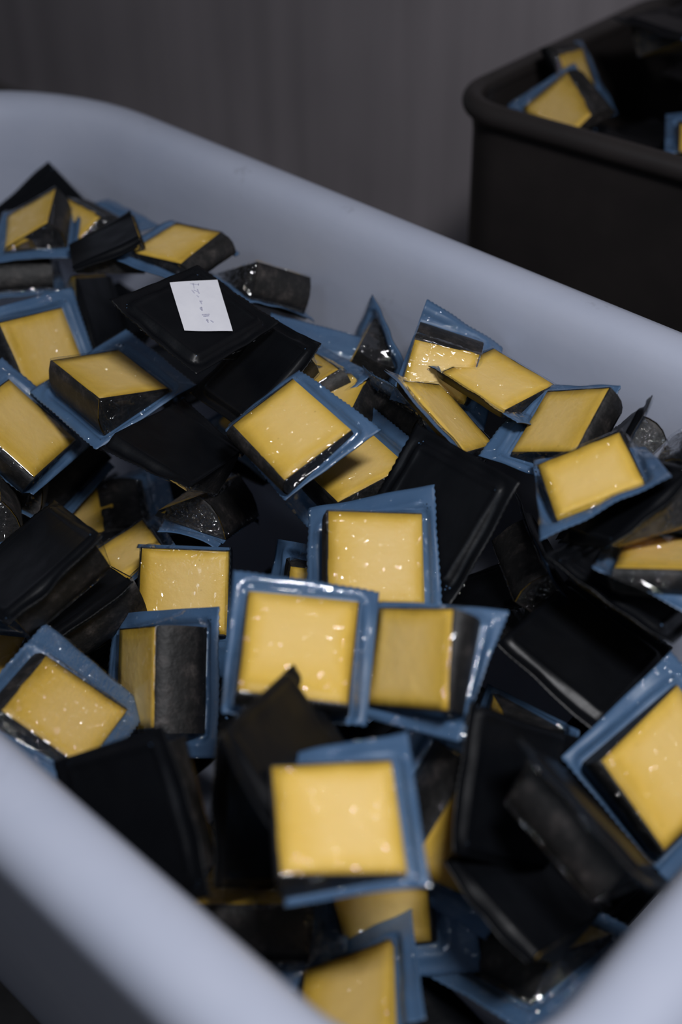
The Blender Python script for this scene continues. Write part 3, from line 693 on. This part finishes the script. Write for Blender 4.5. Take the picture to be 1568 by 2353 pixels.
CRINKLED = {'P6', 'P31', 'P39', 'P40', 'P41', 'P43', 'P44', 'P45', 'P47', 'P49', 'P50', 'C1'}
for i, (k, x) in enumerate(PACKS.items()):
    ROOTS[k] = pack('cheese_pack', x, LABELS[k], GROUP_C if k[0] == 'C' else GROUP, i + 1, True,
                    'crinkled_film' if k in CRINKLED else 'clear_film')

LABEL_QUAD = [(0.009, -0.0457), (0.0524, -0.0233), (0.0093, 0.0386), (-0.0283, 0.0119)]
# along, across, height, tilt x, tilt y, spin, face down
CRATE_LOW = []
_r = random.Random(5)
for _dz in (0, -0.075, -0.15):
    for _i in range(5):
        for _j in range(3):
            _l, _n = 0.845 - _i * 0.147, 1.415 + _j * 0.147 + 0.012 * _i
            _z = 0.70 + 0.02 * min(_i, 2) + 0.055 * min(_j, 2) + _dz
            CRATE_LOW.append((_l, _n, _z + _r.uniform(-.006, .012), _r.uniform(-.16, .16), _r.uniform(-.16, .16),
                              AZ + _r.randrange(4) * math.pi / 2 + _r.uniform(-.1, .1), _r.random() < 0.93))
# ---------------------------------------------------------------- paper label stuck on the back of one pack
def paper_label(root, s, quad):
    n = 10; V = []; F = []
    for i in range(n + 1):
        for j in range(n + 1):
            u, v = i / n, j / n
            x = (1-u)*(1-v)*quad[0][0] + u*(1-v)*quad[1][0] + u*v*quad[2][0] + (1-u)*v*quad[3][0]
            y = (1-u)*(1-v)*quad[0][1] + u*(1-v)*quad[1][1] + u*v*quad[2][1] + (1-u)*v*quad[3][1]
            r = 0.0
            V.append((x, y, -0.0032 - 0.0004 * math.sin(u * 5) * math.sin(v * 4 + 1)))
    for i in range(n):
        for j in range(n):
            F.append((i * (n + 1) + j, i * (n + 1) + j + 1, (i + 1) * (n + 1) + j + 1, (i + 1) * (n + 1) + j))
    k = len(V); m = len(F)
    V += [(x, y, z - 0.0003) for x, y, z in V]
    F += [tuple(q + k for q in f[::-1]) for f in F[:m]]
    lab = link_mesh('paper_label', V, F, ['paper'], root)
    lab['label'] = 'white paper sticker with faded handwriting'
    # a column of short faded pen strokes
    VV = []; FF = []
    strokes = [(.40,.06,.58,.09),(.47,.05,.46,.16),(.58,.06,.56,.11),(.40,.19,.44,.26),(.44,.19,.52,.24),(.52,.18,.53,.27),
               (.47,.30,.50,.34),(.49,.42,.55,.42),(.51,.42,.52,.48),(.46,.55,.50,.54),(.50,.54,.49,.60),(.46,.56,.49,.61),
               (.46,.69,.62,.68),(.48,.72,.60,.71),(.51,.79,.56,.80),(.53,.78,.54,.84),(.60,.80,.65,.84)]
    def at(u, v):
        x = (1-u)*(1-v)*quad[0][0] + u*(1-v)*quad[1][0] + u*v*quad[2][0] + (1-u)*v*quad[3][0]
        y = (1-u)*(1-v)*quad[0][1] + u*(1-v)*quad[1][1] + u*v*quad[2][1] + (1-u)*v*quad[3][1]
        return Vector((x, y, -0.0040))
    for u0, v0, u1, v1 in strokes:
        p, q = at(u0, v0), at(u1, v1); d = (q - p).normalized(); nrm = Vector((-d.y, d.x, 0)) * 0.00055
        b = len(VV)
        for zz in (0, 0.00035):
            for w in (p + nrm, p - nrm, q - nrm, q + nrm): VV.append(w + Vector((0, 0, zz)))
        FF += [(b, b+1, b+2, b+3), (b+7, b+6, b+5, b+4), (b, b+4, b+5, b+1), (b+1, b+5, b+6, b+2), (b+2, b+6, b+7, b+3), (b+3, b+7, b+4, b)]
    hw = link_mesh('handwriting', VV, FF, ['faded_ink'], lab, smooth=False)
    hw['label'] = 'faded violet pen strokes'
paper_label(*ROOTS['B1'], LABEL_QUAD)

# ---------------------------------------------------------------- packs lower in the heaps
rng = random.Random(11)
BASE = [.088, .086, .82, .042, .005, .132, .128, 0, 0] + [0] * 20
protos = []
def variant(k):
    q = list(BASE)
    q[0] += rng.uniform(-.006, .006); q[1] += rng.uniform(-.006, .006); q[2] = rng.uniform(.65, .98); q[3] += rng.uniform(-.006, .006)
    q[9:13] = [rng.uniform(-.010, .010) for _ in range(4)]
    return q
def lower_pack(pos, axis_up, spin, label, group, k):
    z = Vector(axis_up).normalized()
    x = Vector((math.cos(spin), math.sin(spin), 0)); x = (x - z * x.dot(z)).normalized(); y = z.cross(x)
    m = Matrix((x, y, z)).transposed().to_4x4(); m.translation = Vector(pos)
    if len(protos) < 6:
        root = bpy.data.objects.new('cheese_pack', None); COL.objects.link(root)
        root.empty_display_size = 0.02
        pack_parts(variant(len(protos)), 200 + len(protos), root, False)
        protos.append(root)
    else:
        src = protos[k % 6]
        root = src.copy(); COL.objects.link(root)
        for ch in src.children:
            c = ch.copy(); COL.objects.link(c); c.parent = root
    root.matrix_world = m
    tag(root, label, 'cheese pack', group)
    return root
from mathutils.bvhtree import BVHTree
bpy.context.view_layer.update()
taken = []
for root, s in ROOTS.values():
    vv = []; ff = []
    for ch in root.children:
        if ch.name.startswith('rind') or ch.name.startswith('paper'): continue
        b = len(vv); vv += [root.matrix_world @ v.co for v in ch.data.vertices]
        ff += [tuple(i + b for i in p.vertices) for p in ch.data.polygons]
    taken.append(BVHTree.FromPolygons(vv, ff))
for o in bpy.data.objects:
    if o.type == 'MESH' and o.name.split('.')[0] in ('inner_wall', 'rim'):
        taken.append(BVHTree.FromPolygons([o.matrix_world @ v.co for v in o.data.vertices], [tuple(p.vertices) for p in o.data.polygons]))
def clear_of_others(pos, axis_up, spin):
    z = Vector(axis_up).normalized()
    x = Vector((math.cos(spin), math.sin(spin), 0)); x = (x - z * x.dot(z)).normalized(); y = z.cross(x)
    vv = [Vector(pos) + x * sx * .069 + y * sy * .067 + z * sz for sx in (-1, 1) for sy in (-1, 1) for sz in (-.004, .045)]
    ff = [(0, 1, 3, 2), (4, 6, 7, 5), (0, 4, 5, 1), (2, 3, 7, 6), (0, 2, 6, 4), (1, 5, 7, 3)]
    t = BVHTree.FromPolygons(vv, ff)
    if any(t.overlap(o) for o in taken): return False
    taken.append(t)
    return True
cnt = 0
for layer, z0 in ((0, 0.52), (1, 0.445), (2, 0.37), (3, 0.30)):
    l = 0.30 + 0.01 * layer
    while l < 1.38:
        n = 0.395
        while n < 0.83:
            L_, N_ = l + rng.uniform(-.004, .004), n + rng.uniform(-.004, .004)
            p = LN(L_, N_, z0)
            spin = AZ + rng.randrange(4) * math.pi / 2 + rng.uniform(-.1, .1)
            down = rng.random() < 0.85
            ax = Vector((rng.uniform(-.07, .07), rng.uniform(-.07, .07), -1 if down else 1))
            n += 0.143
            if l > 1.2 and n - 0.143 > 0.65: continue
            p = p - Vector((0, 0, 0.0 if down else 0.03))
            for _ in range(6):
                if clear_of_others(p, ax, spin): break
                p.z -= 0.012
            else: continue
            lab = ('black-backed cheese pack lying face down in the gaps low in the white tub' if down
                   else 'cheese pack lying face up, mostly buried low in the white tub')
            lower_pack(p, ax, spin, lab, 'packs buried low in the white tub', cnt)
            cnt += 1
        l += 0.143

for (L_, N_, zz, tx, ty, spin, down) in CRATE_LOW:
    ax = Vector((tx, ty, -1 if down else 1))
    pz = zz
    for _ in range(5):
        if clear_of_others(LN(L_, N_, pz), ax, spin): break
        pz -= 0.015
    else: continue
    zz = pz
    lab = ('black-backed cheese pack lying face down in the dark crate' if down else 'cheese pack lying face up among black ones in the dark crate')
    lower_pack(LN(L_, N_, zz), ax, spin, lab, 'black-backed packs heaped in the dark crate', cnt)
    cnt += 1
